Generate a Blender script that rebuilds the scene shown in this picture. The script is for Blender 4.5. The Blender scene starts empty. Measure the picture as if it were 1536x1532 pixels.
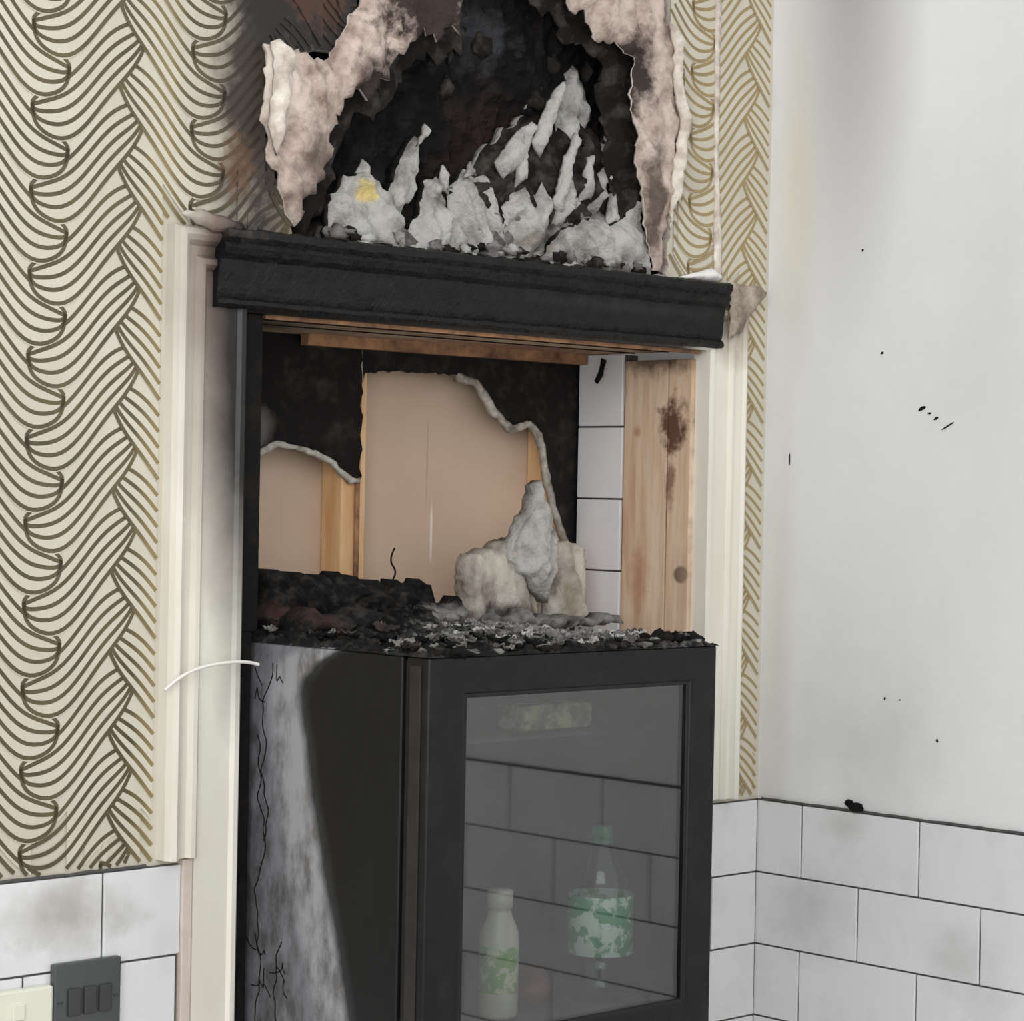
import bpy, bmesh, random
from math import *
from mathutils import Vector, Matrix, noise
from mathutils.geometry import delaunay_2d_cdt
random.seed(7)
S=bpy.context.scene
COL=S.collection
def lin(c):
    o=[]
    for v in c:
        v/=255.; o.append(v/12.92 if v<=.04045 else ((v+.055)/1.055)**2.4)
    return (o[0],o[1],o[2],1)
# ---------------------------------------------------------------- materials
def M(name,c1,c2=None,scale=20,rough=.7,bump=.1,bscale=60,stains=(),metal=0,lo=.35,hi=.65,stretch=(1,1,1),detail=6,spec=.5,bdist=.004):
    m=bpy.data.materials.new(name); m.use_nodes=True
    n=m.node_tree.nodes; l=m.node_tree.links; b=n['Principled BSDF']
    geo=n.new('ShaderNodeNewGeometry'); pos=geo.outputs['Position']
    b.inputs['Roughness'].default_value=rough; b.inputs['Metallic'].default_value=metal
    b.inputs['Specular IOR Level'].default_value=spec
    mp=n.new('ShaderNodeVectorMath'); mp.operation='MULTIPLY'; l.new(pos,mp.inputs[0]); mp.inputs[1].default_value=stretch
    def nz(sc,det=detail,src=None):
        t=n.new('ShaderNodeTexNoise'); t.inputs['Scale'].default_value=sc; t.inputs['Detail'].default_value=det
        t.inputs['Roughness'].default_value=.62
        l.new(src or mp.outputs[0],t.inputs['Vector']); return t.outputs['Fac']
    col=None
    if c2:
        r=n.new('ShaderNodeMapRange'); l.new(nz(scale),r.inputs[0]); r.inputs[1].default_value=lo; r.inputs[2].default_value=hi
        mx=n.new('ShaderNodeMix'); mx.data_type='RGBA'; l.new(r.outputs[0],mx.inputs[0])
        mx.inputs[6].default_value=lin(c1); mx.inputs[7].default_value=lin(c2); col=mx.outputs[2]
    for (c,rad,colr,st,soft,na,ns) in stains:
        s=n.new('ShaderNodeVectorMath'); s.operation='SUBTRACT'; l.new(pos,s.inputs[0]); s.inputs[1].default_value=c
        d=n.new('ShaderNodeVectorMath'); d.operation='DIVIDE'; l.new(s.outputs[0],d.inputs[0]); d.inputs[1].default_value=rad
        ln=n.new('ShaderNodeVectorMath'); ln.operation='LENGTH'; l.new(d.outputs[0],ln.inputs[0])
        ma=n.new('ShaderNodeMath'); ma.operation='MULTIPLY_ADD'; l.new(nz(ns,5,pos),ma.inputs[0]); ma.inputs[1].default_value=-na*2.2
        l.new(ln.outputs['Value'],ma.inputs[2])
        mr=n.new('ShaderNodeMapRange'); l.new(ma.outputs[0],mr.inputs[0])
        mr.inputs[1].default_value=1-na*1.1; mr.inputs[2].default_value=1-na*1.1-soft; mr.inputs[3].default_value=0; mr.inputs[4].default_value=st
        mx=n.new('ShaderNodeMix'); mx.data_type='RGBA'; l.new(mr.outputs[0],mx.inputs[0])
        if col: l.new(col,mx.inputs[6])
        else: mx.inputs[6].default_value=lin(c1)
        mx.inputs[7].default_value=lin(colr); col=mx.outputs[2]
    if col: l.new(col,b.inputs['Base Color'])
    else: b.inputs['Base Color'].default_value=lin(c1)
    if bump:
        bp=n.new('ShaderNodeBump'); bp.inputs['Strength'].default_value=bump; bp.inputs['Distance'].default_value=bdist
        l.new(nz(bscale),bp.inputs['Height']); l.new(bp.outputs[0],b.inputs['Normal'])
    return m
soot=[((-.6,0,2.05),(.46,.3,.44),(92,74,58),.6,.4,.25,9),((-.92,0,2.02),(.075,.3,.26),(42,33,26),.95,.6,.5,22),((-.95,0,1.95),(.03,.3,.05),(112,78,46),.45,.5,1.0,70),((-.83,0,2.17),(.16,.3,.11),(28,21,17),1,.35,.5,22),((-.83,0,2.16),(.05,.3,.04),(88,54,36),.5,.4,1.2,70)]
m_paper=M('wallpaper_cream',(196,189,172),(206,200,184),scale=6,rough=.6,bump=.05,stains=soot)
m_line=M('wallpaper_ink',(78,71,52),(100,89,62),scale=14,rough=.42,bump=0,metal=.1,stains=[((0,0,1.8),(.3,.5,2),(162,143,102),.95,.5,.2,30),((-1.05,0,1.5),(.035,.5,2),(156,138,94),.7,.8,.5,30)]+soot[1:])  # gold patches by position: the ink's metallic sheen painted into its colour
m_plaster=M('white_plaster',(220,220,219),(229,229,228),scale=3,rough=.75,bump=.25,bscale=90,bdist=.002,stains=[
 ((0,-.14,2.38),(.3,.14,.60),(104,99,101),.65,1.0,.15,6),((0,-.05,2.0),(.3,.05,.3),(208,202,182),.55,.8,.2,8),((0,-.20,1.25),(.3,.16,.14),(190,189,187),.4,.9,.6,14),((0,-.03,1.4),(.3,.035,.4),(200,197,186),.5,.9,.2,14),((0,-.40,1.9),(.3,.10,.5),(205,204,204),.4,1,.4,5)])
m_tile=M('white_glazed_tile',(223,223,224),(208,208,209),scale=9,lo=.5,hi=.75,rough=.12,bump=.03,bscale=12,stains=[
 ((0,-.10,1.0),(.05,.09,.09),(165,165,164),.45,.9,.5,25),((-1.17,0,1.11),(.11,.1,.05),(156,151,138),.7,.9,.6,18),((0,-.35,.98),(.05,.07,.06),(180,180,178),.4,.9,.5,25),((0,-.16,1.13),(.05,.05,.03),(186,185,182),.5,.9,.5,25)])
m_grout=M('dark_grout',(78,76,74),rough=.9,bump=0)
trst=[((-.965,0,2.0),(.105,.3,.62),(116,96,86),.95,.6,.12,8),((-.925,0,1.86),(.085,.3,.62),(20,17,15),1.0,.55,.15,12),
 ((-.55,0,1.84),(.455,.3,.14),(14,13,13),1.0,.12,.1,22),((-.08,0,1.87),(.075,.3,.12),(140,122,104),.9,.6,.3,20)]
m_trimw=M('cream_gloss_paint',(230,228,218),(219,213,198),scale=7,rough=.45,bump=.08,stretch=(1,1,.3),stains=trst)
m_headtop=M('charred_paint',(6,6,7),(18,17,17),scale=34,rough=.5,bump=.8,bscale=55,spec=.3,bdist=.006,stains=[((-.3,0,1.83),(.3,.1,.010),(44,42,42),.5,.7,.9,40),((-.96,0,1.87),(.04,.1,.01),(70,64,60),.6,.7,.9,50)])
m_char=M('charred_wood',(9,9,9),(30,26,23),scale=25,rough=.85,bump=.8,bscale=50,lo=.45,hi=.75,spec=.2)
m_charback=M('charred_lath',(13,12,12),(44,41,39),scale=22,rough=.85,bump=1,bscale=45,lo=.5,hi=.8,spec=.2,stains=[
 ((-.47,.08,2.01),(.12,.3,.11),(48,31,25),.6,.7,.7,22),((-.28,.08,2.0),(.08,.3,.12),(46,33,27),.6,.7,.7,22),((-.55,.08,2.17),(.12,.3,.05),(78,80,84),.4,.5,.9,36)])
m_pink=M('scorched_plaster',(206,188,177),(140,121,111),scale=30,rough=.95,bump=1,bscale=80,lo=.42,hi=.68,spec=.2,stains=[((-.66,0,2.17),(.10,.3,.06),(50,40,36),.95,.4,1.0,38),((-.74,0,2.06),(.05,.3,.06),(40,33,29),.95,.5,.8,38),((-.83,0,1.95),(.05,.3,.08),(90,76,68),.8,.6,.9,32),((-.9,0,2.06),(.035,.3,.06),(234,225,212),.9,.8,.2,20),((-.19,0,2.1),(.03,.3,.3),(226,215,203),.8,.8,.4,20),((-.3,0,2.14),(.05,.3,.07),(44,36,32),.95,.5,.8,38),((-.25,0,1.98),(.02,.3,.10),(70,58,50),.8,.5,.8,38)])
m_rim=M('torn_plaster_edge',(228,220,208),(176,160,148),scale=40,rough=.9,bump=.5)
m_ash=M('pale_ash',(186,184,178),(104,100,95),scale=24,rough=.95,bump=1,bscale=90,lo=.46,hi=.74,bdist=.007,spec=.2,stains=[((-.73,0,1.945),(.024,.3,.016),(226,204,134),.9,.5,.6,60),((-.44,0,1.9),(.05,.3,.03),(116,105,90),.6,.7,.8,40)])
m_ashdark=M('burnt_crust',(28,25,23),(84,78,72),scale=30,rough=.9,bump=1,bscale=60,lo=.48,hi=.78,spec=.2)
m_midash=M('grey_ash',(138,136,132),(66,63,60),scale=40,rough=.95,bump=.8)
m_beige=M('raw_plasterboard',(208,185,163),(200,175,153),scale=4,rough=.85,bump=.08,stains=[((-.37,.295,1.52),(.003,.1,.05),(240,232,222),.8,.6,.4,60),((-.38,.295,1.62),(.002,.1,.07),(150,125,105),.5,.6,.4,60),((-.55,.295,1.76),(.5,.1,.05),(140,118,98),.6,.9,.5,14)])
m_boardchar=M('sooted_plasterboard',(20,18,17),(56,52,48),scale=35,rough=.85,bump=.5,bscale=60,lo=.5,hi=.8,spec=.25,stains=[((-.73,.23,1.66),(.04,.2,.035),(120,117,112),.7,.6,.5,20)])
m_boardedge=M('gypsum_edge',(192,187,177),(104,95,84),scale=40,rough=.9,bump=.6,lo=.4,hi=.7)
m_wood=M('pine_timber',(224,200,175),(194,160,130),scale=9,rough=.6,bump=.1,stretch=(6,6,.6),stains=[((-.14,.05,1.68),(.1,.03,.05),(84,50,34),.95,.5,.9,45),((-.14,.055,1.60),(.1,.012,.05),(120,76,52),.8,.6,.8,45),((-.14,.03,1.47),(.1,.015,.014),(100,82,68),1,.3,.1,40),((-.14,.12,1.67),(.1,.010,.010),(176,134,100),.8,.7,.3,40),((-.14,.11,1.46),(.1,.024,.06),(176,128,96),.8,.8,.6,34),((-.14,.0,1.6),(.1,.018,.30),(100,72,55),.9,.8,.8,26),((-.14,.0,1.45),(.1,.05,.07),(186,156,132),.6,.8,.5,20),((-.14,.06,1.6),(.1,.003,.25),(110,78,56),.8,.6,.9,30),((-.14,.08,1.775),(.1,.1,.03),(66,50,42),.85,.7,.8,30)])
m_woodor=M('scorched_timber',(226,192,148),(208,158,108),scale=9,rough=.6,bump=.1,stretch=(5,5,.6))
m_soffit=M('scorched_soffit_boards',(206,184,156),(124,96,74),scale=14,rough=.7,bump=.4,stretch=(.6,5,1),stains=[((-.3,.18,1.78),(.3,.05,.1),(150,96,76),.7,.6,.5,12),((-.82,.2,1.78),(.12,.2,.1),(50,44,38),.8,.6,.5,12)])
m_rust=M('scorched_batten',(176,130,92),(92,64,48),scale=25,rough=.75,bump=.4)
m_black=M('black_enamel',(9,9,9),(16,15,15),scale=8,rough=.32,bump=.05,spec=.35)
m_frame=M('black_door_frame',(8,8,8),(28,27,26),scale=26,rough=.42,bump=.15,spec=.3,lo=.48,hi=.78)
m_liner=M('fridge_liner',(90,90,90),rough=.5,bump=0)
m_seal=M('rubber_seal',(36,31,28),(20,17,15),scale=30,rough=.6,bump=.2)
m_cable=M('white_cable_sheath',(232,228,222),rough=.4,bump=0)
m_dgrey=M('switch_plate_grey',(84,86,86),rough=.35,bump=0,metal=.3)
m_rocker=M('switch_rocker_grey',(58,59,60),rough=.3,bump=0)
m_socket=M('socket_cream',(222,222,206),rough=.35,bump=0)
m_floor=M('dark_floor_boards',(150,142,132),(130,122,112),scale=4,rough=.6,stretch=(.5,5,1))
m_cab=M('cabinet_white',(200,200,198),rough=.4,bump=0)
m_top=M('worktop_dark',(60,58,56),(80,78,75),scale=50,rough=.4,bump=0)
m_red=M('red_skin',(120,64,54),(84,46,42),scale=30,rough=.4,bump=0)
m_milk=M('cream_plastic',(200,200,182),rough=.35,bump=0)
m_green=M('green_label',(50,150,94),(206,226,214),scale=50,rough=.4,bump=0,lo=.47,hi=.53)
m_green2=M('lime_label',(116,166,84),(204,212,180),scale=60,rough=.4,bump=0,lo=.47,hi=.53)
m_gcap=M('green_cap',(48,112,78),rough=.4,bump=0)
m_yel=M('yellow_reflection',(180,180,136),(104,108,80),scale=40,rough=.5,bump=0,lo=.45,hi=.55)  # colour of a reflection, painted on a solid block
m_debris=M('burnt_debris',(14,13,13),(66,62,58),scale=45,rough=.9,bump=1,bscale=80,lo=.48,hi=.75,spec=.25,stains=[((-.84,.05,1.43),(.035,.2,.018),(80,56,49),.6,.6,.9,60),((-.5,0,1.41),(.23,.28,.03),(142,140,137),.9,.6,.8,55),((-.7,-.1,1.40),(.15,.1,.012),(100,98,95),.8,.6,.9,60)])
m_lump=M('burnt_block',(194,186,175),(118,108,98),scale=16,rough=.95,bump=1,bscale=60,lo=.45,hi=.7,spec=.2,stains=[((-.34,.1,1.53),(.12,.2,.03),(86,83,81),.85,.6,.8,36),((-.3,.1,1.44),(.010,.2,.08),(100,76,58),.7,.5,.5,30),((-.4,.1,1.41),(.1,.2,.025),(50,47,44),.85,.6,.9,45),((-.24,.1,1.43),(.03,.2,.04),(136,128,106),.6,.7,.6,40),((-.275,.1,1.5),(.012,.2,.06),(60,54,48),.8,.6,.6,40)])
def glass(name,refl,tint):
    m=bpy.data.materials.new(name); m.use_nodes=True; n=m.node_tree.nodes; l=m.node_tree.links
    n.remove(n['Principled BSDF']); o=n['Material Output']
    t=n.new('ShaderNodeBsdfTransparent'); t.inputs[0].default_value=(*tint,1)
    g=n.new('ShaderNodeBsdfGlossy'); g.inputs['Roughness'].default_value=.03
    mx=n.new('ShaderNodeMixShader'); mx.inputs[0].default_value=refl
    l.new(t.outputs[0],mx.inputs[1]); l.new(g.outputs[0],mx.inputs[2]); l.new(mx.outputs[0],o.inputs[0]); return m
m_glass=glass('smoked_glass',.11,(.78,.79,.79))
m_clear=glass('clear_bottle_plastic',.10,(.78,.86,.82))
def side_mat():
    m=bpy.data.materials.new('heat_bleached_steel'); m.use_nodes=True; n=m.node_tree.nodes; l=m.node_tree.links; b=n['Principled BSDF']
    geo=n.new('ShaderNodeNewGeometry'); sp=n.new('ShaderNodeSeparateXYZ'); l.new(geo.outputs['Position'],sp.inputs[0])
    mr=n.new('ShaderNodeMapRange'); l.new(sp.outputs[2],mr.inputs[0]); mr.inputs[1].default_value=.95; mr.inputs[2].default_value=1.41
    fc=n.new('ShaderNodeFloatCurve'); l.new(mr.outputs[0],fc.inputs['Value'])
    c=fc.mapping.curves[0]; pts=[(0,.06),(.25,.24),(.52,.42),(.72,.52),(.86,.58),(.92,.5),(.96,.34),(1,.02)]
    c.points[0].location=pts[0]; c.points[1].location=pts[-1]
    for p in pts[1:-1]: c.points.new(*p)
    fc.mapping.update()
    def math(op,a,b2,c2=None):
        x=n.new('ShaderNodeMath'); x.operation=op
        for i,v in enumerate((a,b2,c2)):
            if v is None: continue
            if isinstance(v,(int,float)): x.inputs[i].default_value=v
            else: l.new(v,x.inputs[i])
        return x.outputs[0]
    a=math('MULTIPLY_ADD',fc.outputs[0],-.2,sp.outputs[1])
    def nz(sc,st):
        v=n.new('ShaderNodeVectorMath'); v.operation='MULTIPLY'; l.new(geo.outputs['Position'],v.inputs[0]); v.inputs[1].default_value=st
        t=n.new('ShaderNodeTexNoise'); t.inputs['Scale'].default_value=sc; t.inputs['Detail'].default_value=7; t.inputs['Roughness'].default_value=.65; l.new(v.outputs[0],t.inputs['Vector']); return t.outputs['Fac']
    n1=nz(6,(1,1,.6)); n2=nz(14,(1,1,.25)); n3=nz(55,(1,1,.5))
    a2=math('MULTIPLY_ADD',n1,.03,a); a3=math('MULTIPLY_ADD',n2,.015,a2)
    m2=n.new('ShaderNodeMapRange'); l.new(a3,m2.inputs[0]); m2.inputs[1].default_value=-.245; m2.inputs[2].default_value=-.015
    cr=n.new('ShaderNodeValToRGB'); l.new(m2.outputs[0],cr.inputs[0]); e=cr.color_ramp.elements
    e[0].position=0; e[0].color=lin((10,10,10)); e[1].position=1; e[1].color=lin((108,108,112))
    for p,cc in [(.20,(13,12,12)),(.27,(50,50,51)),(.33,(150,150,152)),(.50,(146,147,150)),(.60,(116,117,122))]:
        x=e.new(p); x.color=lin(cc)
    mx=n.new('ShaderNodeMix'); mx.data_type='RGBA'; mx.blend_type='MULTIPLY'
    r2=n.new('ShaderNodeMapRange'); l.new(math('MULTIPLY',n2,n3),r2.inputs[0]); r2.inputs[1].default_value=.21; r2.inputs[2].default_value=.37; r2.inputs[3].default_value=.0; r2.inputs[4].default_value=.7
    l.new(r2.outputs[0],mx.inputs[0]); l.new(cr.outputs[0],mx.inputs[6]); mx.inputs[7].default_value=lin((120,114,108))
    l.new(mx.outputs[2],b.inputs['Base Color']); b.inputs['Roughness'].default_value=.5; b.inputs['Specular IOR Level'].default_value=.3
    bp=n.new('ShaderNodeBump'); bp.inputs['Strength'].default_value=.25; bp.inputs['Distance'].default_value=.003; l.new(n2,bp.inputs['Height']); l.new(bp.outputs[0],b.inputs['Normal'])
    return m
m_side=side_mat()
# ---------------------------------------------------------------- mesh helpers
def obj(name,verts,faces,mats,mi=None,smooth=False,parent=None):
    me=bpy.data.meshes.new(name); me.from_pydata([tuple(v) for v in verts],[],faces)
    if not isinstance(mats,(list,tuple)): mats=[mats]
    for m in mats: me.materials.append(m)
    if mi: 
        for p,i in zip(me.polygons,mi): p.material_index=i
    if smooth:
        for p in me.polygons: p.use_smooth=True
    bm=bmesh.new(); bm.from_mesh(me); bmesh.ops.recalc_face_normals(bm,faces=bm.faces); bm.to_mesh(me); bm.free()
    o=bpy.data.objects.new(name,me); COL.objects.link(o)
    if parent: o.parent=parent
    return o
def empty(name):
    o=bpy.data.objects.new(name,None); COL.objects.link(o); o.empty_display_size=.05; return o
def boxvf(x0,x1,y0,y1,z0,z1):
    v=[(x,y,z) for x in(x0,x1) for y in(y0,y1) for z in(z0,z1)]
    f=[(0,1,3,2),(4,6,7,5),(0,4,5,1),(2,3,7,6),(0,2,6,4),(1,5,7,3)]
    return v,f
def box(name,x0,x1,y0,y1,z0,z1,mat,bevel=0,parent=None,seg=2):
    v,f=boxvf(x0,x1,y0,y1,z0,z1); o=obj(name,v,f,mat,parent=parent)
    if bevel:
        b=o.modifiers.new('bevel','BEVEL'); b.width=bevel; b.segments=seg; b.limit_method='NONE'
    return o
def boxes(name,lst,mat,bevel=0,parent=None):
    V=[];F=[]
    for b in lst:
        v,f=boxvf(*b); k=len(V); V+=v; F+=[tuple(i+k for i in q) for q in f]
    o=obj(name,V,F,mat,parent=parent)
    if bevel:
        b=o.modifiers.new('bevel','BEVEL'); b.width=bevel; b.segments=2; b.limit_method='NONE'
    return o
def inside(p,poly):
    x,y=p; r=False; j=len(poly)-1
    for i in range(len(poly)):
        xi,yi=poly[i]; xj,yj=poly[j]
        if (yi>y)!=(yj>y) and x<(xj-xi)*(y-yi)/(yj-yi)+xi: r=not r
        j=i
    return r
def sdist(p,poly):
    x,y=p; best=9
    for i in range(len(poly)):
        ax,ay=poly[i-1]; bx,by=poly[i]; dx,dy=bx-ax,by-ay; L=dx*dx+dy*dy+1e-12
        t=max(0,min(1,((x-ax)*dx+(y-ay)*dy)/L)); best=min(best,hypot(x-ax-t*dx,y-ay-t*dy))
    return best
def rag(pts,step=.008,amp=.003):
    out=[]
    for i in range(len(pts)):
        a=pts[i]; b=pts[(i+1)%len(pts)]; L=hypot(b[0]-a[0],b[1]-a[1]); n=max(1,int(L/step))
        for k in range(n):
            t=k/n; j=amp if k else 0
            out.append((a[0]+(b[0]-a[0])*t+random.uniform(-j,j),a[1]+(b[1]-a[1])*t+random.uniform(-j,j)))
    return out
def tri(outline,holes,extra=()):
    V=[];E=[]
    for ring in [outline]+list(holes):
        k=len(V); V+=[Vector(p) for p in ring]; n=len(ring); E+=[(k+i,k+(i+1)%n) for i in range(n)]
    V+=[Vector(p) for p in extra]
    r=delaunay_2d_cdt(V,E,[],0,1e-6)
    vs=[(v.x,v.y) for v in r[0]]; fs=[]
    for f in r[2]:
        c=(sum(vs[i][0] for i in f)/len(f),sum(vs[i][1] for i in f)/len(f))
        if inside(c,outline) and not any(inside(c,h) for h in holes): fs.append(tuple(f))
    return vs,fs
def shell(vs,fs,front,back):
    V=[front(v) for v in vs]+[back(v) for v in vs]; n=len(vs)
    F=list(fs)+[tuple(n+i for i in reversed(f)) for f in fs]
    cnt={}
    for f in fs:
        for i in range(len(f)):
            a,b=f[i],f[(i+1)%len(f)]; cnt.setdefault((min(a,b),max(a,b)),[]).append((a,b))
    nf=len(fs)
    for k,e in cnt.items():
        if len(e)==1: a,b=e[0]; F.append((b,a,a+n,b+n))
    return V,F,nf
def sheet(name,outline,holes,y0,y1,mats,parent=None):
    vs,fs=tri(outline,holes)
    V,F,nf=shell(vs,fs,lambda v:(v[0],y0,v[1]),lambda v:(v[0],y1,v[1]))
    mi=[0]*nf+[0]*nf+[1 if isinstance(mats,(list,tuple)) and len(mats)>1 else 0]*(len(F)-2*nf)
    return obj(name,V,F,mats,mi,parent=parent)
def puff(name,pts,y0,depth,mats,step=.008,amp=.003,g=.009,nz=.004,nsc=30,tilt=0,parent=None,back=.003,crease=0,cdir=(1,.35),csc=18,smooth=True,shear=0):
    o=rag(pts,step,amp); xs=[p[0] for p in o]; zs=[p[1] for p in o]; ex=[]
    x=min(xs)
    while x<max(xs):
        z=min(zs)
        while z<max(zs):
            p=(x+random.uniform(-.3,.3)*g,z+random.uniform(-.3,.3)*g)
            if inside(p,o) and sdist(p,o)>.35*g: ex.append(p)
            z+=g
        x+=g
    vs,fs=tri(o,[],ex); ds=[sdist(v,o) for v in vs]; R=max(ds)+1e-6; cz=sum(zs)/len(zs); cx=sum(xs)/len(xs)
    dm={v:d for v,d in zip(vs,ds)}
    def fr(v):
        q=Vector((v[0]*nsc,y0*nsc,v[1]*nsc)); nn=noise.noise(q)+.5*noise.noise(q*2.3)
        u=v[0]*cdir[0]+v[1]*cdir[1]; w=-v[0]*cdir[1]+v[1]*cdir[0]
        cq=Vector((u*csc*2.4,w*csc*.8,y0*40)); cr=1-2.2*abs(noise.noise(cq))-.9*abs(noise.noise(cq*2.1+Vector((3,1,2))))
        e=min(1,.25+dm[v]/.012)
        return (v[0],y0-depth*sqrt(min(dm[v]/R,1))-nz*nn*e-crease*cr*e+tilt*(v[1]-cz)+shear*(v[0]-cx),v[1])
    V,F,nf=shell(vs,fs,fr,lambda v:(v[0],y0+back+tilt*(v[1]-cz)+shear*(v[0]-cx),v[1]))
    multi=isinstance(mats,(list,tuple)) and len(mats)>1
    mi=[0]*(2*nf)+[1 if multi else 0]*(len(F)-2*nf)
    return obj(name,V,F,mats,mi,smooth=smooth,parent=parent)
def strip(pts,w):
    A=[];B=[]
    for i,(x,z) in enumerate(pts):
        a=Vector(pts[max(0,i-1)]);b=Vector(pts[min(len(pts)-1,i+1)]); t=(b-a).normalized(); nn=Vector((-t.y,t.x)); k=w*random.uniform(.5,1.2)
        A.append((x+nn.x*k,z+nn.y*k)); B.append((x-nn.x*w*.4,z-nn.y*w*.4))
    return A+B[::-1]
def tube(name,pts,r,mat,parent=None):
    c=bpy.data.curves.new(name,'CURVE'); c.dimensions='3D'; s=c.splines.new('NURBS'); s.points.add(len(pts)-1)
    for a,b in zip(s.points,pts): a.co=(*b,1)
    s.use_endpoint_u=True; s.order_u=3; c.bevel_depth=r; c.bevel_resolution=4; c.materials.append(mat)
    o=bpy.data.objects.new(name,c); COL.objects.link(o)
    if parent:o.parent=parent
    return o
def lathe(name,prof,cx,cy,cz,mats,idx=None,parent=None,n=40):
    V=[];F=[];mi=[]
    for r,z in prof:
        for k in range(n):
            a=2*pi*k/n; V.append((cx+r*cos(a),cy+r*sin(a),cz+z))
    for i in range(len(prof)-1):
        for k in range(n):
            F.append((i*n+k,i*n+(k+1)%n,(i+1)*n+(k+1)%n,(i+1)*n+k)); mi.append(idx[i] if idx else 0)
    F.append(tuple(range(n))[::-1]); F.append(tuple(range((len(prof)-1)*n,len(prof)*n))); mi+=[mi[0],mi[-1]]
    return obj(name,V,F,mats,mi,smooth=True,parent=parent)
def mm(s,neg=False):
    o=[]
    for t in s.split():
        a,b=t.split(','); a=int(a)/1000; o.append((-a if neg else a,int(b)/1000))
    return o
# ---------------------------------------------------------------- room shell
hole=mm('-862,1870 -872,1918 -898,1962 -909,2007 -905,2054 -906,2097 -867,2091 -785,2106 -776,2151 -762,2201 -766,2330 -226,2330 -219,2217 -196,2193 -201,2138 -186,2076 -191,2021 -209,1956 -213,1870')
holer=rag(hole,.01,.004)
wall_out=[(-3.6,-.02),(-.97,-.02),(-.97,1.80),(-.11,1.80),(-.11,-.02),(0.0,-.02),(0.0,2.6),(-3.6,2.6)]
wall_back=sheet('wall_back',wall_out,[holer],0,.014,[m_paper,m_rim])
floor=box('floor',-3.6,.1,-3.6,1.0,-.05,0,m_floor)
wall_right=box('wall_right',0.0,.08,-3.6,1.0,0,2.6,m_plaster)
def wallpaper():
    C=.105;P=.0895; V=[];F=[];mi=[]
    def ok(x,z):
        if x>-.002 or x<-1.75 or z>2.42 or z<1.153: return False
        if -1.046<x<-.066 and z<1.872: return False
        if inside((x,z),holer): return False
        return True
    K=-.42; EX=.22; RISE=.95; HW=.76
    def sfun(u): return u+K*sin(2*pi*u)/(2*pi)
    offs=[-.94+i*(1/5)/HW for i in range(5)]
    for ci in range(-6,13):
        x0=-1.2+C*ci; odd=ci%2
        if x0>0: break
        for rj in range(-2,19):
            zc=1.06+P*rj+(P*.5 if odd else 0)
            N=30
            def pt(u,o):
                w=max(0,sin(pi*(u+EX)/(1+2*EX)))**.42
                return x0+C*(1-u if odd else u),zc+P*(RISE*(sfun(u)-.5)+HW*o*w)
            def yy(z,ex): return -.0014+.0009*(z-zc)/P-ex-(.0002 if odd else 0)
            us=[-EX+(1+2*EX)*(.5-.5*cos(pi*k/N)) for k in range(N+1)]
            for (o0,o1) in [(-1,0),(0,1)]:
                for k in range(N):
                    q=[pt(us[k],o0),pt(us[k+1],o0),pt(us[k+1],o1),pt(us[k],o1)]
                    if not all(ok(*p) for p in q): continue
                    b=len(V); V+=[(p[0],yy(p[1],0),p[1]) for p in q]; F.append((b,b+1,b+2,b+3)); mi.append(0)
            for o in offs:
                hw=.0023
                L=[Vector(pt(u,o)) for u in us]
                Nn=[]
                for k in range(N+1):
                    t=(L[min(N,k+1)]-L[max(0,k-1)]).normalized(); Nn.append(Vector((-t.y,t.x)))
                for k in range(N):
                    q=[L[k]-Nn[k]*hw,L[k+1]-Nn[k+1]*hw,L[k+1]+Nn[k+1]*hw,L[k]+Nn[k]*hw]
                    if not all(ok(*p) for p in q): continue
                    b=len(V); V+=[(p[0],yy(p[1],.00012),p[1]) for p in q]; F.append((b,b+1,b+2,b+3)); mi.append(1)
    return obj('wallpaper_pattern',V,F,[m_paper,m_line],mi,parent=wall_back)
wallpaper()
puff('ripped_paper_strip',[(-.130,2.33),(-.118,2.33),(-.116,2.05),(-.106,1.93),(-.104,1.882),(-.120,1.882),(-.124,2.05)],-.004,.004,m_rim,amp=.001,g=.006,nz=.001,parent=wall_back)
puff('ripped_paper_scrap',[(-.195,1.878),(-.12,1.876),(-.105,1.885),(-.13,1.896),(-.15,1.89)],-.006,.012,M('white_paint_chip',(232,230,224),rough=.6),amp=.001,g=.006,parent=wall_back)
# tiles
def tilewall(name,axis,plane,lo,hi,ztop,rows,off,pitch=.202,rp=.102,parent=None):
    L=[];g=.0012
    for r in range(rows):
        z1=ztop-rp*r-(g if r else 0); z0=ztop-rp*(r+1)+g
        s=off+(pitch/2 if r%2 else 0); k=s-pitch*ceil((s-lo)/pitch)-pitch
        while k<hi:
            a=max(k+g,lo);b=min(k+pitch-g,hi)
            if b-a>.004:
                if axis=='y': L.append((a,b,plane-.008,plane,z0,z1))
                else: L.append((plane-.008,plane,a,b,z0,z1))
            k+=pitch
    return boxes(name,L,m_tile,bevel=.0012,parent=parent)
tr=tilewall('splashback_tiles','x',0.002,-3.6,-.004,1.15,11,-.0856,parent=wall_right)
box('grout_bed',-.0035,.004,-3.6,0,.03,1.1515,m_grout,parent=wall_right)
tl=tilewall('splashback_tiles','y',0.002,-3.6,-1.012,1.15,11,-1.117,parent=wall_back)
box('grout_bed',-3.6,-1.014,-.0035,.004,.03,1.1515,m_grout,parent=wall_back)
tm=tilewall('splashback_tiles','y',0.002,-.130,-.0075,1.15,11,-.202,parent=wall_back)
box('grout_bed',-.130,-.001,-.0035,.004,.03,1.1515,m_grout,parent=wall_back)
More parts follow.
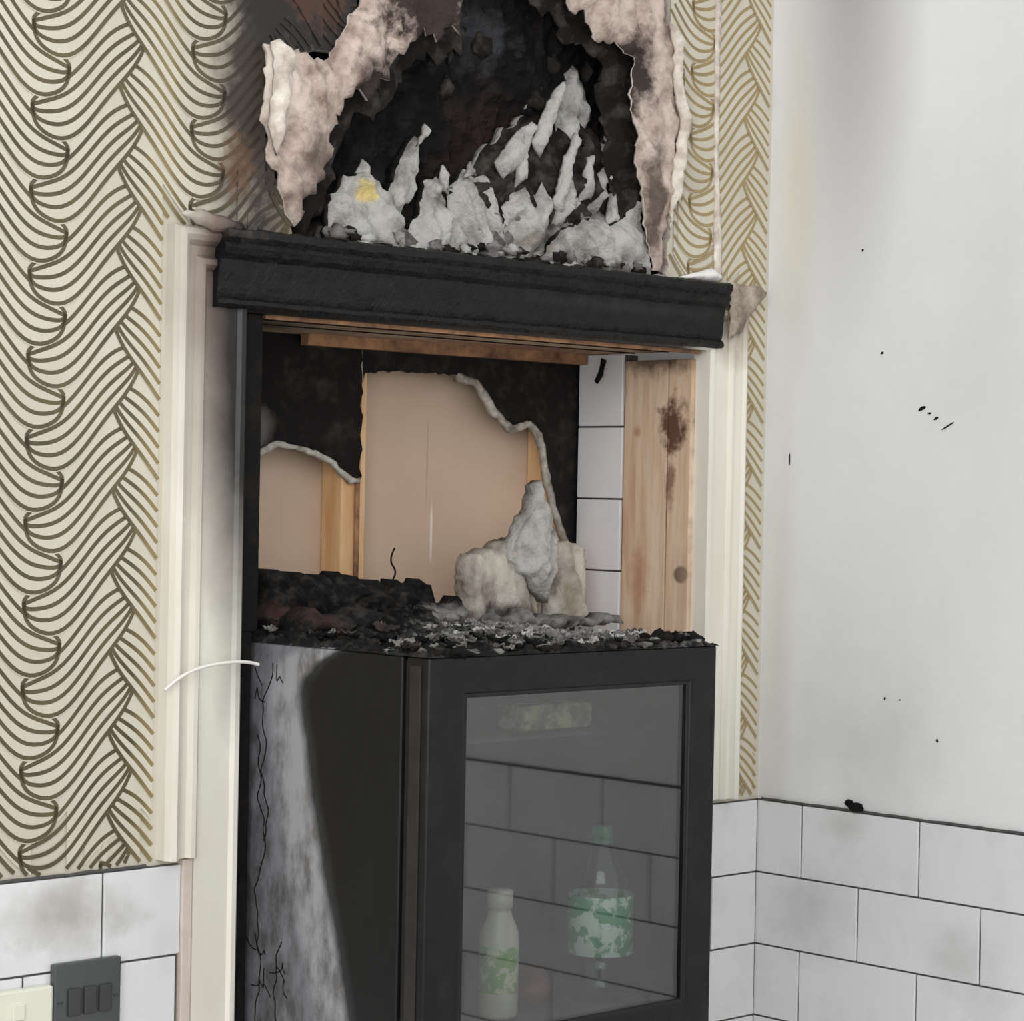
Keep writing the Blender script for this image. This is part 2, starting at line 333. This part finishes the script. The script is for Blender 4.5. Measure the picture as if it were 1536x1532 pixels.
def crust(name,axis,a,b,par):
    pts=[];k=a
    while k<b:
        v=(k,-.005,1.1525+random.uniform(-.0007,.0007)) if axis=='y' else (-.005,k,1.1525+random.uniform(-.0007,.0007)); pts.append(v); k+=.012
    tube(name,pts,.0020,m_grout,par)
crust('soot_line','x',-1.5,-.002,wall_right); crust('soot_line','y',-1.6,-1.05,wall_back)
def fleck(name,axis,u,z,w,h,par,rot=0,mat=None):
    pts=[]
    for k in range(9):
        a=2*pi*k/9; r=random.uniform(.6,1.1); x=w*r*cos(a); y=h*r*sin(a); pts.append((x*cos(rot)-y*sin(rot),x*sin(rot)+y*cos(rot)))
    vs,fs=tri(pts,[]) 
    V,F,_=shell(vs,fs,lambda v:(-.0015,u+v[0],z+v[1]),lambda v:(0.001,u+v[0],z+v[1]))
    obj(name,V,F,mat or m_char,parent=par)
for u,z,w,h,r in [(-.275,1.704,.008,.003,.5),(-.286,1.697,.003,.0015,0),(-.297,1.690,.004,.002,.5),(-.318,1.681,.012,.0010,.5),(-.168,1.922,.0015,.002,0),(-.205,1.78,.003,.002,.3),(-.247,1.31,.002,.001,0),(-.222,1.31,.0015,.002,0),(-.31,1.26,.0015,.003,.2),(-.046,1.634,.0007,.01,0)]:
    fleck('soot_fleck','x',u,z,w,h,wall_right,-r)
def blob(name,c,r,mat,par=None,amp=.35,sub=3):
    bm=bmesh.new(); bmesh.ops.create_icosphere(bm,subdivisions=sub,radius=1)
    for v in bm.verts:
        n=v.co.normalized(); k=1+amp*noise.noise(Vector(c)*50+n*2.2)+amp*.4*noise.noise(Vector(c)*70+n*6)
        v.co=Vector(c)+Vector((n.x*r[0],n.y*r[1],n.z*r[2]))*k
    me=bpy.data.meshes.new(name); bm.to_mesh(me); bm.free(); me.materials.append(mat)
    for p in me.polygons:p.use_smooth=True
    o=bpy.data.objects.new(name,me); COL.objects.link(o)
    if par:o.parent=par
    return o
blob('charred_crumb',(-.008,-.182,1.1585),(.006,.012,.006),m_char,wall_right)
blob('charred_crumb',(-.008,-.170,1.163),(.004,.007,.005),m_char,wall_right)
# ---------------------------------------------------------------- burnt recess above the doorway
cav=empty('charred_recess_lining')
def backpanel():
    V=[];F=[];nx,nz_=130,110;x0,x1,z0,z1=-.98,-.12,1.82,2.42
    for j in range(nz_+1):
        for i in range(nx+1):
            x=x0+(x1-x0)*i/nx; z=z0+(z1-z0)*j/nz_
            q=Vector((x*9,0,z*9)); y=.075+.02*noise.noise(q)+.014*abs(noise.noise(q*3.5))+.007*noise.noise(q*9)
            y+=.006*(1 if (x*11)%1<.12 else 0)
            V.append((x,y,z))
    for j in range(nz_):
        for i in range(nx):
            a=j*(nx+1)+i; F.append((a,a+1,a+nx+2,a+nx+1))
    obj('charred_backing',V,F,m_charback,parent=cav)
backpanel()
box('cavity_side',-.945,-.93,.014,.12,1.82,2.42,m_char,parent=cav)
box('cavity_side',-.17,-.155,.014,.12,1.82,2.42,m_char,parent=cav)
box('cavity_sill',-.97,-.12,.014,.12,1.80,1.868,m_char,parent=cav)
fLs='914,2095 880,2092 850,2094 838,2086 814,2093 800,2118 785,2149 770,2160 754,2200 720,2330 600,2330 602,2201 606,2150 620,2160 645,2135 665,2150 690,2128 712,2105 720,2086 735,2068 751,2050 775,2060 792,2036 812,2002 808,1975 821,1960 831,1929 845,1925 855,1896 865,1887 880,1917 890,1950 906,1961 903,1985 917,2006 908,2050'
fRs='426,2330 426,2228 401,2206 385,2215 362,2177 325,2182 285,2161 297,2115 276,2065 282,2030 267,1994 259,1941 250,1915 244,1884 224,1880 228,1905 226,1935 214,1965 202,2019 206,2050 193,2092 205,2110 212,2135 210,2199 234,2222 232,2330'
def off(s,dx,dz): return [(x+dx,z+dz) for x,z in mm(s,True)]
puff('charred_underlayer',off(fLs,.034,-.020),.030,.012,m_ashdark,amp=.008,step=.009,nz=.012,nsc=26,g=.011,crease=.006,parent=cav)
puff('charred_underlayer',off(fRs,-.030,-.004),.030,.012,m_ashdark,amp=.008,step=.009,nz=.012,nsc=26,g=.011,crease=.006,parent=cav)
puff('torn_plaster_flap',mm(fLs,True),-.004,.014,[m_pink,m_rim],amp=.005,step=.007,nz=.009,nsc=30,crease=.009,csc=13,g=.006,parent=cav)
puff('torn_plaster_flap',mm(fRs,True),-.002,.012,[m_pink,m_rim],amp=.004,step=.007,nz=.008,nsc=30,crease=.008,csc=14,g=.006,parent=cav)
puff('curled_plaster_lip',[(-.916,2.095),(-.905,2.10),(-.88,2.085),(-.885,2.05),(-.895,2.0),(-.905,1.965),(-.918,2.0),(-.912,2.05)],-.022,.012,m_rim,amp=.003,g=.006,nz=.004,crease=.005,parent=cav)
puff('curled_plaster_lip',[(-.232,2.22),(-.206,2.20),(-.208,2.14),(-.190,2.09),(-.199,2.02),(-.222,1.94),(-.218,2.02),(-.205,2.09),(-.222,2.14),(-.222,2.19)],-.014,.012,m_rim,amp=.003,g=.006,nz=.004,crease=.005,parent=cav)
for k in range(22):
    x=random.uniform(-.80,-.28); z=random.uniform(2.02,2.2)
    blob('char_flake',(x,.05,z),(random.uniform(.004,.014),.008,random.uniform(.004,.02)),random.choice([m_char,m_ashdark,m_ashdark]),cav,amp=.9,sub=2)
Sh=['679,1938 653,1995 626,2027 620,2007 635,1951 667,1907','795,1887 790,1915 785,1936 770,1945 762,1962 744,1962 725,1970 701,1960 690,1950 679,1947 667,1886','667,1886 651,1912 635,1926 625,1969 604,1977 590,1947 577,1885','594,1888 579,1965 560,1978 545,1994 525,1984 510,1989 492,1957 484,1884',
'522,1996 499,2029 480,2035 464,2058 445,2060 417,2086 393,2124 384,2129 392,2085 373,2096 379,2064 415,2017 450,1969 486,1957','484,1882 497,1948 450,1982 430,1970 414,1990 401,1966 412,1930 460,1882','372,2039 367,2101 350,2120 337,2149 325,2159 305,2135 303,2091 334,2043 365,2022','400,1935 395,1975 371,2021 360,2004 346,2006 332,1981 351,1953 387,1927','332,1963 301,2020 277,2067 262,2101 263,2060 282,2013 312,1952','460,1880 400,1922 350,1945 325,1948 305,1940 286,1948 261,1979 242,1990 232,1882']
ash=empty('ash_covered_rubble')
Y=[.03,.005,.012,.02,.045,.012,.05,.03,.035,.0]
CD=[(.9,-.45),(.8,.6),(.95,-.2),(.9,.3),(.7,-.7),(.8,-.5),(.95,-.2),(.9,-.4),(.85,-.5),(.6,.8)]
for i,s in enumerate(Sh):
    p=mm(s,True)
    if min(q[1] for q in p)<1.9: p=[(a,b-.012 if b<1.9 else b) for a,b in p]
    mt=[m_ashdark,m_ash] if i==4 else [m_ash,m_ashdark]
    puff('ash_shard_%d'%(i+1),p,Y[i]+.02,.012,mt,amp=.003,step=.006,nz=.005,nsc=60,g=.005,crease=.017,cdir=CD[i],csc=13,tilt=.15,parent=ash,back=.01)
ex=['740,1960 728,1985 715,1975 722,1950','560,1980 548,2002 540,1985','640,2010 628,2040 618,2030','470,1975 462,2020 450,2035 446,1990','350,1970 335,2030 322,2035 328,1975','300,1940 292,1985 280,2000 276,1945','420,1900 380,1912 350,1935 352,1900','600,1960 596,1992 588,1985 585,1955','440,2040 412,2095 384,2125 380,2118 402,2060 425,2020','505,2005 470,2045 440,2065 430,2060 455,2010 490,1985','400,1960 380,2020 360,2060 352,2050 372,1990 385,1950']
for i,s in enumerate(ex):
    puff('ash_splinter',mm(s,True),.035,.008,m_ash,amp=.002,step=.006,g=.005,nz=.004,crease=.007,parent=ash)
for k in range(44):
    x=random.uniform(-.80,-.25); blob('ash_crumb',(x,random.uniform(-.01,.01),1.879+random.uniform(0,.012)),(random.uniform(.004,.014),.008,random.uniform(.003,.010)),random.choice([m_ash,m_midash,m_ashdark]),ash,amp=.9,sub=2)
puff('burnt_crust_bed',[(-.80,1.866),(-.79,1.90),(-.66,1.93),(-.52,1.99),(-.44,2.03),(-.39,2.06),(-.31,2.08),(-.26,2.04),(-.235,1.98),(-.225,1.866)],.06,.02,m_ashdark,amp=.008,g=.010,nz=.012,crease=.014,parent=ash)
puff('ash_bed',[(-.795,1.866),(-.78,1.90),(-.66,1.91),(-.56,1.935),(-.48,1.95),(-.40,1.94),(-.30,1.96),(-.235,1.95),(-.228,1.866)],.045,.014,m_midash,amp=.008,g=.008,nz=.010,crease=.014,parent=ash)
# ---------------------------------------------------------------- doorway frame (mitred architrave)
frame=empty('trim_1')
def arch(name,prof,xl,xr,zt,zb,zbr,ks,mats):
    V=[];F=[]; n=len(prof); K=[]
    def ring(f): 
        K.append(len(V))
        for w,d in prof: V.append(f(w,d))
    NS=18
    for i in range(NS+1):
        t=i/NS; ring(lambda w,d:(xl-w,-d,zb+(zt+w-zb)*t))
    for i in range(1,NS+1):
        t=i/NS; ring(lambda w,d:(xl-w+(xr-xl+w+w*ks)*t,-d,zt+w))
    for i in range(1,NS+1):
        t=i/NS; ring(lambda w,d:(xr+w*ks,-d,zt+w-(zt+w-zbr)*t))
    for a,b in zip(K,K[1:]):
        for j in range(n-1): F.append((a+j,a+j+1,b+j+1,b+j))
    F.append(tuple(K[0]+j for j in range(n))); F.append(tuple(K[-1]+j for j in range(n)))
    return obj(name,V,F,mats,parent=frame)
arch('inner_lining_band',[(0,-.02),(0,.010),(.004,.014),(.010,.014),(.014,.010),(.062,.010),(.062,-.02)],-.935,-.132,1.782,.92,1.158,.6,m_trimw)
arch('outer_bead_moulding',[(.060,-.001),(.060,.012),(.066,.018),(.072,.018),(.076,.012),(.086,.014),(.092,.022),(.098,.026),(.105,.024),(.108,.016),(.108,-.001)],-.935,-.132,1.766,1.158,1.158,.6,m_trimw)
puff('peeling_paint_scrap',[(-1.045,1.885),(-1.0,1.868),(-.95,1.872),(-.96,1.882),(-1.02,1.892)],-.03,.006,m_trimw,amp=.002,g=.006,parent=frame)
m_smk=M('smoked_paint',(186,172,156),(110,96,84),scale=30)
puff('peeling_paint_scrap',[(-.135,1.872),(-.05,1.876),(-.03,1.868),(-.06,1.838),(-.085,1.81),(-.11,1.80),(-.105,1.845)],-.024,.006,m_smk,amp=.002,g=.007,parent=frame)
def sweepx(name,prof,x0,x1,mat):
    V=[];F=[];n=len(prof);NX=220
    for i in range(NX+1):
        x=x0+(x1-x0)*i/NX
        for y,z in prof:
            q=Vector((x*40,y*40,z*40)); k=1 if y<-.01 else 0
            V.append((x,y-k*(.0015*noise.noise(q)+.0016*abs(noise.noise(q*4.5))),z+k*(.0012*noise.noise(q+Vector((5,5,5)))+.001*noise.noise(q*5))))
    for i in range(NX):
        for j in range(n): a=i*n+j;b=i*n+(j+1)%n; F.append((a,b,b+n,a+n))
    F.append(tuple(range(n))); F.append(tuple(range(NX*n,NX*n+n))[::-1])
    return obj(name,V,F,mat,parent=frame)
face=[(-.018-.005*t,.0+1.802+.038*t) for t in [i/9 for i in range(10)]]
sweepx('charred_head_board',[(-.004,1.785),(-.018,1.785),(-.022,1.789),(-.020,1.794),(-.016,1.797)]+face+[(-.030,1.846),(-.034,1.853),(-.032,1.858),(-.037,1.864),(-.037,1.872),(-.028,1.875),(-.004,1.875)],-.985,-.118,m_headtop)
for k in range(34):
    blob('charred_flake',(random.uniform(-.97,-.13),random.uniform(-.03,-.01),1.875),(random.uniform(.003,.013),.010,.0025),random.choice([m_char,m_ash,m_char,m_ashdark]),frame,amp=.7,sub=2)
box('charred_jamb_board',-.935,-.9065,-.004,.14,1.412,1.782,m_char,.002,frame)
box('charred_jamb_board',-.935,-.915,-.004,.14,.92,1.412,m_char,.002,frame)
box('jamb_edge_pink',-1.0115,-.998,-.0095,.0,.92,1.156,M('bare_gypsum_pink',(214,200,190),(200,184,172),scale=20),.001,frame)
# ---------------------------------------------------------------- recess
box('scorched_soffit',-.94,-.13,-.002,.36,1.782,1.80,m_soffit,0,frame)
box('soffit_batten',-.90,-.14,.0,.006,1.777,1.785,m_rust,.001,frame)
box('soffit_batten',-.90,-.14,.06,.063,1.7805,1.785,m_char,.001,frame)
box('soffit_batten',-.90,-.14,.125,.128,1.7805,1.785,m_char,.001,frame)
box('soffit_batten',-.66,-.14,.218,.234,1.767,1.785,m_rust,.001,frame)
box('wall_inner',-1.2,-.02,.295,.31,.9,2.0,m_beige)
BL=mm('772,1790 546,1790 546,1736 546,1593 563,1591 598,1619 644,1633 688,1638 715,1625 769,1615 930,1600 930,1790',True)
bb=empty('burnt_plasterboard')
puff('charred_board_left',BL,.243,.003,[m_boardchar,m_boardedge],amp=.003,step=.008,nz=.002,g=.014,parent=bb,back=.006)
BR=mm('546,1790 131,1790 131,1620 131,1523 88,1499 71,1381 154,1383 147,1508 176,1552 195,1619 206,1666 230,1683 270,1676 296,1692 316,1719 336,1737 374,1742 484,1742 541,1736 545,1723',True)
puff('charred_board_right',BR,.243,.003,[m_boardchar,m_boardedge],amp=.002,step=.008,nz=.002,g=.012,parent=bb,back=.006)
edge=[(-.146,1.40),(-.148,1.45),(-.150,1.505),(-.160,1.525),(-.170,1.543),(-.180,1.562),(-.188,1.59),(-.195,1.61),(-.202,1.635),(-.210,1.665),(-.232,1.680),(-.25,1.677),(-.268,1.673),(-.285,1.683),(-.300,1.695),(-.318,1.717),(-.338,1.735),(-.374,1.741)]
puff('broken_gypsum_edge',strip(edge,.008),.241,.003,m_boardedge,amp=.0015,step=.006,g=.005,nz=.003,parent=bb,back=.008)
puff('broken_gypsum_edge',strip([(-.78,1.612),(-.74,1.617),(-.715,1.623),(-.688,1.636),(-.664,1.634),(-.644,1.631),(-.62,1.624),(-.598,1.617),(-.58,1.603),(-.563,1.59),(-.547,1.592)],.006),.241,.003,m_boardedge,amp=.0015,step=.006,g=.005,nz=.003,parent=bb,back=.008)
box('burnt_edge_strip',-.550,-.543,.246,.2505,1.42,1.74,m_rust,.001,bb)
box('timber_stud',-.571,-.529,.2515,.294,.9,1.775,m_woodor,.002)
box('timber_stud',-.186,-.144,.2515,.294,.9,1.775,m_woodor,.002)
box('timber_stud',-.14,-.10,.016,.060,.9,1.771,m_wood,.002)
box('timber_stud',-.1385,-.10,.062,.146,.9,1.771,m_wood,.002)
tn=tilewall('reveal_tiles','x',-.132,.148,.236,1.781,6,.35,rp=.1035)
box('grout_bed',-.135,-.11,.148,.236,.95,1.78,m_grout,parent=tn)
puff('scorch_mark',[(-.155,1.775),(-.146,1.772),(-.153,1.75),(-.163,1.738),(-.168,1.742),(-.160,1.755)],.175,.003,m_char,amp=.001,g=.004,parent=tn)
# ---------------------------------------------------------------- base unit
cab=empty('base_cabinet')
box('worktop',-.91,-.434,-.31,.235,.88,.915,m_top,.003,cab)
box('carcass',-.907,-.44,-.28,.235,.08,.88,m_cab,.002,cab)
box('plinth',-.907,-.44,-.25,.235,0,.08,m_top,0,cab)
box('door_panel',-.905,-.442,-.30,-.281,.1,.86,m_cab,.003,cab)
# ---------------------------------------------------------------- drinks fridge
fr=empty('drinks_fridge')
XL,XR,ZB,ZT=-.905,-.437,.9155,1.40
box('side_panel_left',XL,XL+.022,-.258,.2,ZB,ZT,m_side,.004,fr,3)
box('side_panel_right',XR-.022,XR,-.258,.2,ZB,ZT,m_black,.004,fr)
box('top_panel',XL+.02,XR-.02,-.258,.2,ZT-.03,ZT-.0005,m_black,.003,fr)
box('bottom_panel',XL+.02,XR-.02,-.25,.2,ZB,.9635,m_liner,.003,fr)
box('back_panel',XL+.02,XR-.02,.17,.2,ZB,ZT-.03,m_liner,0,fr)
def ringframe(name,x0,x1,z0,z1,wl,wr,wt,wb,y0,y1,mat,bev):
    out=[(x0,z0),(x1,z0),(x1,z1),(x0,z1)]; inn=[(x0+wl,z0+wb),(x1-wr,z0+wb),(x1-wr,z1-wt),(x0+wl,z1-wt)]
    V=[(a,y,b) for y in(y0,y1) for a,b in out+inn]; F=[]
    for k in range(4):
        j=(k+1)%4
        F+=[(k,j,4+j,4+k),(8+k,12+k,12+j,8+j),(k,8+k,8+j,j),(4+k,4+j,12+j,12+k)]
    o=obj(name,V,F,mat,parent=fr)
    if bev:
        b=o.modifiers.new('b','BEVEL'); b.width=bev; b.segments=3; b.limit_method='ANGLE'
    return o
ringframe('door_seal',XL+.006,XR-.006,ZB+.006,ZT-.006,.02,.02,.02,.02,-.266,-.256,m_seal,0)
ringframe('door_frame',XL,XR,ZB,ZT,.055,.048,.042,.058,-.302,-.264,m_frame,.004)
ringframe('glass_gasket',XL+.053,XR-.046,ZB+.056,ZT-.040,.006,.006,.006,.006,-.300,-.29,m_black,.001)
box('door_glass',XL+.050,XR-.043,-.2965,-.2935,ZB+.05,ZT-.037,m_glass,0,fr)
box('door_edge_trim',XL-.0015,XL+.006,-.290,-.272,ZB+.01,ZT-.01,m_seal,.001,fr)
box('shelf_bracket_left',XL+.022,XL+.028,-.22,.15,1.288,1.291,m_liner,0,fr)
box('glass_shelf',XL+.022,XR-.022,-.22,.15,1.292,1.297,glass('shelf_glass',.08,(.8,.82,.82)),0,fr)
for z0,z1,y0 in [(.95,1.30,-.015),(.95,1.06,-.05),(1.17,1.38,-.02)]:
    pts=[];z=z0;y=y0
    while z<z1:
        pts.append((XL-.0001,y,z)); z+=.009; y+=random.uniform(-.007,.007); y+=(y0-y)*.15
    tube('paint_crack',pts,.0008,m_char,fr)
for k in range(9):
    z=random.choice([random.uniform(.95,1.05),random.uniform(1.3,1.38)]); y=random.uniform(-.07,0)
    pts=[(XL-.0001,y+q*.005*random.uniform(.3,1.5),z+q*.006*random.uniform(-.4,1.4)) for q in range(5)]; tube('paint_crack',pts,.0007,m_char,fr)
lathe('juice_bottle',[(.021,0),(.0235,.004),(.0235,.03),(.0238,.031),(.0238,.085),(.0235,.086),(.023,.10),(.014,.122),(.013,.127),(.0155,.128),(.0155,.148),(.013,.150)],-.686,-.19,.9645,[m_milk,m_green2],[0,0,1,1,0,0,0,0,0,0,0],parent=fr)
lathe('water_bottle',[(.034,0),(.038,.006),(.036,.02),(.039,.03),(.039,.055),(.0402,.056),(.0402,.128),(.039,.129),(.036,.15),(.014,.19),(.011,.195),(.013,.196),(.013,.210),(.011,.211)],-.515,-.19,.9645,[m_clear,m_green,m_gcap],[0,0,0,0,0,1,0,0,0,2,2,2,2],parent=fr)
blob('tomato',(-.61,-.17,.984),(.026,.024,.018),m_red,fr,amp=.15)
blob('tomato',(-.57,-.12,.984),(.024,.024,.018),m_red,fr,amp=.15)
box('reflection_block',-.66,-.545,-.20,-.15,1.298,1.330,m_yel,.006,fr)  # added block standing in for a yellow-green reflection
# ---------------------------------------------------------------- debris on top of the fridge
deb=empty('burnt_debris_pile')
def heap():
    V=[];F=[];nx,ny=200,160;x0,x1,y0,y1=-.905,-.433,-.303,.2
    for j in range(ny+1):
        for i in range(nx+1):
            x=x0+(x1-x0)*i/nx; y=y0+(y1-y0)*j/ny
            e=min((x-x0)/.004,(x1-x)/.004,(y-y0)/.004,(y1-y)/.02,1)
            q=Vector((x*28,y*28,3)); n=noise.noise(q)+.6*noise.noise(q*2.7)+.5*noise.noise(q*7)
            big=.022*exp(-(((x+.74)/.11)**2+((y-.03)/.12)**2))
            h=.002+big+(.005+.006*(1 if y>-.15 else max(.5,(y+.3)/.15)))*max(-.3,n)
            V.append((x,y,1.3995+max(0.0,h)*max(0,e)))
    for j in range(ny):
        for i in range(nx):
            a=j*(nx+1)+i; F.append((a,a+1,a+nx+2,a+nx+1))
    obj('ash_heap',V,F,m_debris,parent=deb,smooth=True)
heap()
puff('charred_insulation',mm('-866,1400 -852,1442 -848,1480 -835,1482 -812,1466 -790,1476 -770,1469 -728,1475 -700,1462 -685,1468 -660,1452 -641,1459 -600,1462 -584,1460 -567,1431 -526,1440 -525,1400'),.06,.026,m_debris,amp=.008,g=.006,nz=.014,nsc=60,crease=.022,cdir=(.5,.85),csc=18,parent=deb,back=.03)
puff('charred_insulation',mm('-880,1400 -872,1425 -850,1440 -820,1430 -790,1440 -740,1432 -700,1426 -660,1434 -640,1400'),-.03,.016,m_debris,amp=.007,g=.006,nz=.012,nsc=60,crease=.016,cdir=(.3,.95),csc=18,parent=deb,back=.03)
def shardplate(c,sx,sy,rot,tilt,mat):
    V=[];F=[];n=6
    for j in range(n+1):
        for i in range(n+1):
            u=i/n-.5;v=j/n-.5
            p=Vector((u*sx*(1-.5*abs(v)),v*sy,.25*sx*u*u*2+.006*noise.noise(Vector((u*4,v*4,c[0]*90)))))
            p=Matrix.Rotation(rot,3,'Z')@(Matrix.Rotation(tilt,3,'X')@p); V.append(Vector(c)+p)
    for j in range(n):
        for i in range(n):
            a=j*(n+1)+i; F.append((a,a+1,a+n+2,a+n+1))
    o=obj('charred_flake',V,F,mat,parent=deb); s=o.modifiers.new('s','SOLIDIFY'); s.thickness=.0015
mred=M('scorched_brown_paper',(80,60,52),(36,30,27),scale=30,rough=.9)
for k in range(170):
    x=random.uniform(-.89,-.45); y=random.uniform(-.28,.15)
    left=x<-.70
    z=1.405+(.022*exp(-(((x+.74)/.11)**2+((y-.03)/.12)**2)))+random.uniform(0,.005)
    mt=random.choice([m_char,m_midash,m_debris,mred,m_midash] if left else [m_midash,m_ash,m_debris,m_ash,m_midash])
    shardplate((x,y,z),random.uniform(.008,.032)*(1.2 if left else .8),random.uniform(.005,.016),random.uniform(0,6.28),random.uniform(-.6,.6),mt)
for k in range(60):
    blob('charred_crumb',(random.uniform(-.90,-.44),random.uniform(-.300,-.22),1.403),(random.uniform(.003,.012),.008,random.uniform(.003,.007)),random.choice([m_char,m_debris,m_midash,m_ashdark]),deb,amp=.9,sub=2)
for k in range(10):
    blob('charred_crumb',(random.uniform(-.50,-.44),random.uniform(-.28,-.2),1.406),(random.uniform(.006,.014),.009,random.uniform(.004,.009)),m_char,deb,amp=.9,sub=2)
lump=deb
puff('block_main',mm('462,1400 464,1480 452,1497 425,1503 402,1501 385,1513 340,1519 296,1515 292,1400',True),.130,.005,m_lump,amp=.0025,step=.007,g=.0055,nz=.004,nsc=40,crease=.010,cdir=(.8,.5),csc=8,parent=lump,back=.035,shear=.25)
puff('block_side',mm('-284,1400 -282,1516 -262,1510 -242,1514 -209,1502 -202,1400'),.15,.004,m_lump,amp=.0025,g=.0055,nz=.004,nsc=40,crease=.010,csc=9,parent=lump,back=.03)
puff('block_spike',mm('-392,1490 -387,1505 -369,1539 -352,1560 -346,1590 -334,1598 -326,1572 -312,1553 -301,1526 -300,1480 -320,1430 -349,1460'),.112,.008,m_ash,amp=.003,g=.005,nz=.005,nsc=55,crease=.017,cdir=(.9,-.4),csc=12,parent=lump,back=.02)
puff('block_rubble',[(-.46,1.40),(-.45,1.418),(-.42,1.412),(-.39,1.425),(-.36,1.412),(-.31,1.415),(-.26,1.410),(-.20,1.412),(-.19,1.40)],.09,.015,m_midash,amp=.005,g=.006,nz=.008,crease=.010,parent=lump,back=.02)
tube('twisted_wire',[(-.60,.12,1.42),(-.595,.12,1.46),(-.585,.12,1.475),(-.60,.12,1.49),(-.59,.12,1.505)],.0012,m_char,deb)
# ---------------------------------------------------------------- cable, switch, socket
tube('power_cable',[(-1.056,-.03,1.352),(-1.04,-.033,1.366),(-1.008,-.034,1.377),(-.966,-.034,1.381),(-.935,-.03,1.379),(-.925,-.03,1.376)],.002,m_cable)
sw=empty('light_switch')
box('plate',-1.185,-1.098,-.016,-.0065,.972,1.058,m_dgrey,.002,sw)
for i in range(3): box('rocker',-1.168+i*.02,-1.152+i*.02,-.020,-.014,1.0,1.03,m_rocker,.0015,sw)
for x in(-1.178,-1.105): lathe('screw',[(.003,0),(.003,.001)],x,-.0165,1.015,m_rocker,parent=sw,n=12)
so=empty('electrical_socket')
box('plate',-1.333,-1.187,-.018,-.0065,.951,1.037,m_socket,.003,so)
for i in range(2): box('rocker',-1.30+i*.06,-1.285+i*.06,-.022,-.016,1.005,1.022,m_socket,.001,so)
# ---------------------------------------------------------------- light
w=bpy.data.worlds.new('daylight'); S.world=w; w.use_nodes=True
w.node_tree.nodes['Background'].inputs[0].default_value=(.965,.985,1,1); w.node_tree.nodes['Background'].inputs[1].default_value=1.0
def area(name,loc,target,size,power,col=(1,1,1)):
    d=bpy.data.lights.new(name,'AREA'); d.shape='RECTANGLE'; d.size=size[0]; d.size_y=size[1]; d.energy=power; d.color=col
    o=bpy.data.objects.new(name,d); COL.objects.link(o); o.location=loc
    o.rotation_euler=(Vector(target)-Vector(loc)).to_track_quat('-Z','Y').to_euler()
area('window_light',(-3.3,-2.6,2.3),(-.4,0,1.6),(2.2,2.2),66,(1,.998,.99))
# ---------------------------------------------------------------- camera
yaw,pitch,roll=.7647,-.0117,.0195
f=Vector((sin(yaw)*cos(pitch),cos(yaw)*cos(pitch),sin(pitch))); r=Vector((cos(yaw),-sin(yaw),0)); u=r.cross(f)
r2=r*cos(roll)+u*sin(roll); u2=-r*sin(roll)+u*cos(roll)
cd=bpy.data.cameras.new('camera'); cam=bpy.data.objects.new('camera',cd); COL.objects.link(cam)
mw=Matrix((r2,u2,-f)).transposed().to_4x4(); mw.translation=Vector((-2.6569,-2.2523,1.5793)); cam.matrix_world=mw
cd.sensor_fit='HORIZONTAL'; cd.sensor_width=36; cd.lens=3651.87/1536*36; cd.shift_y=16.7/1536; cd.clip_start=.05
S.camera=cam
S.view_settings.view_transform='Standard'
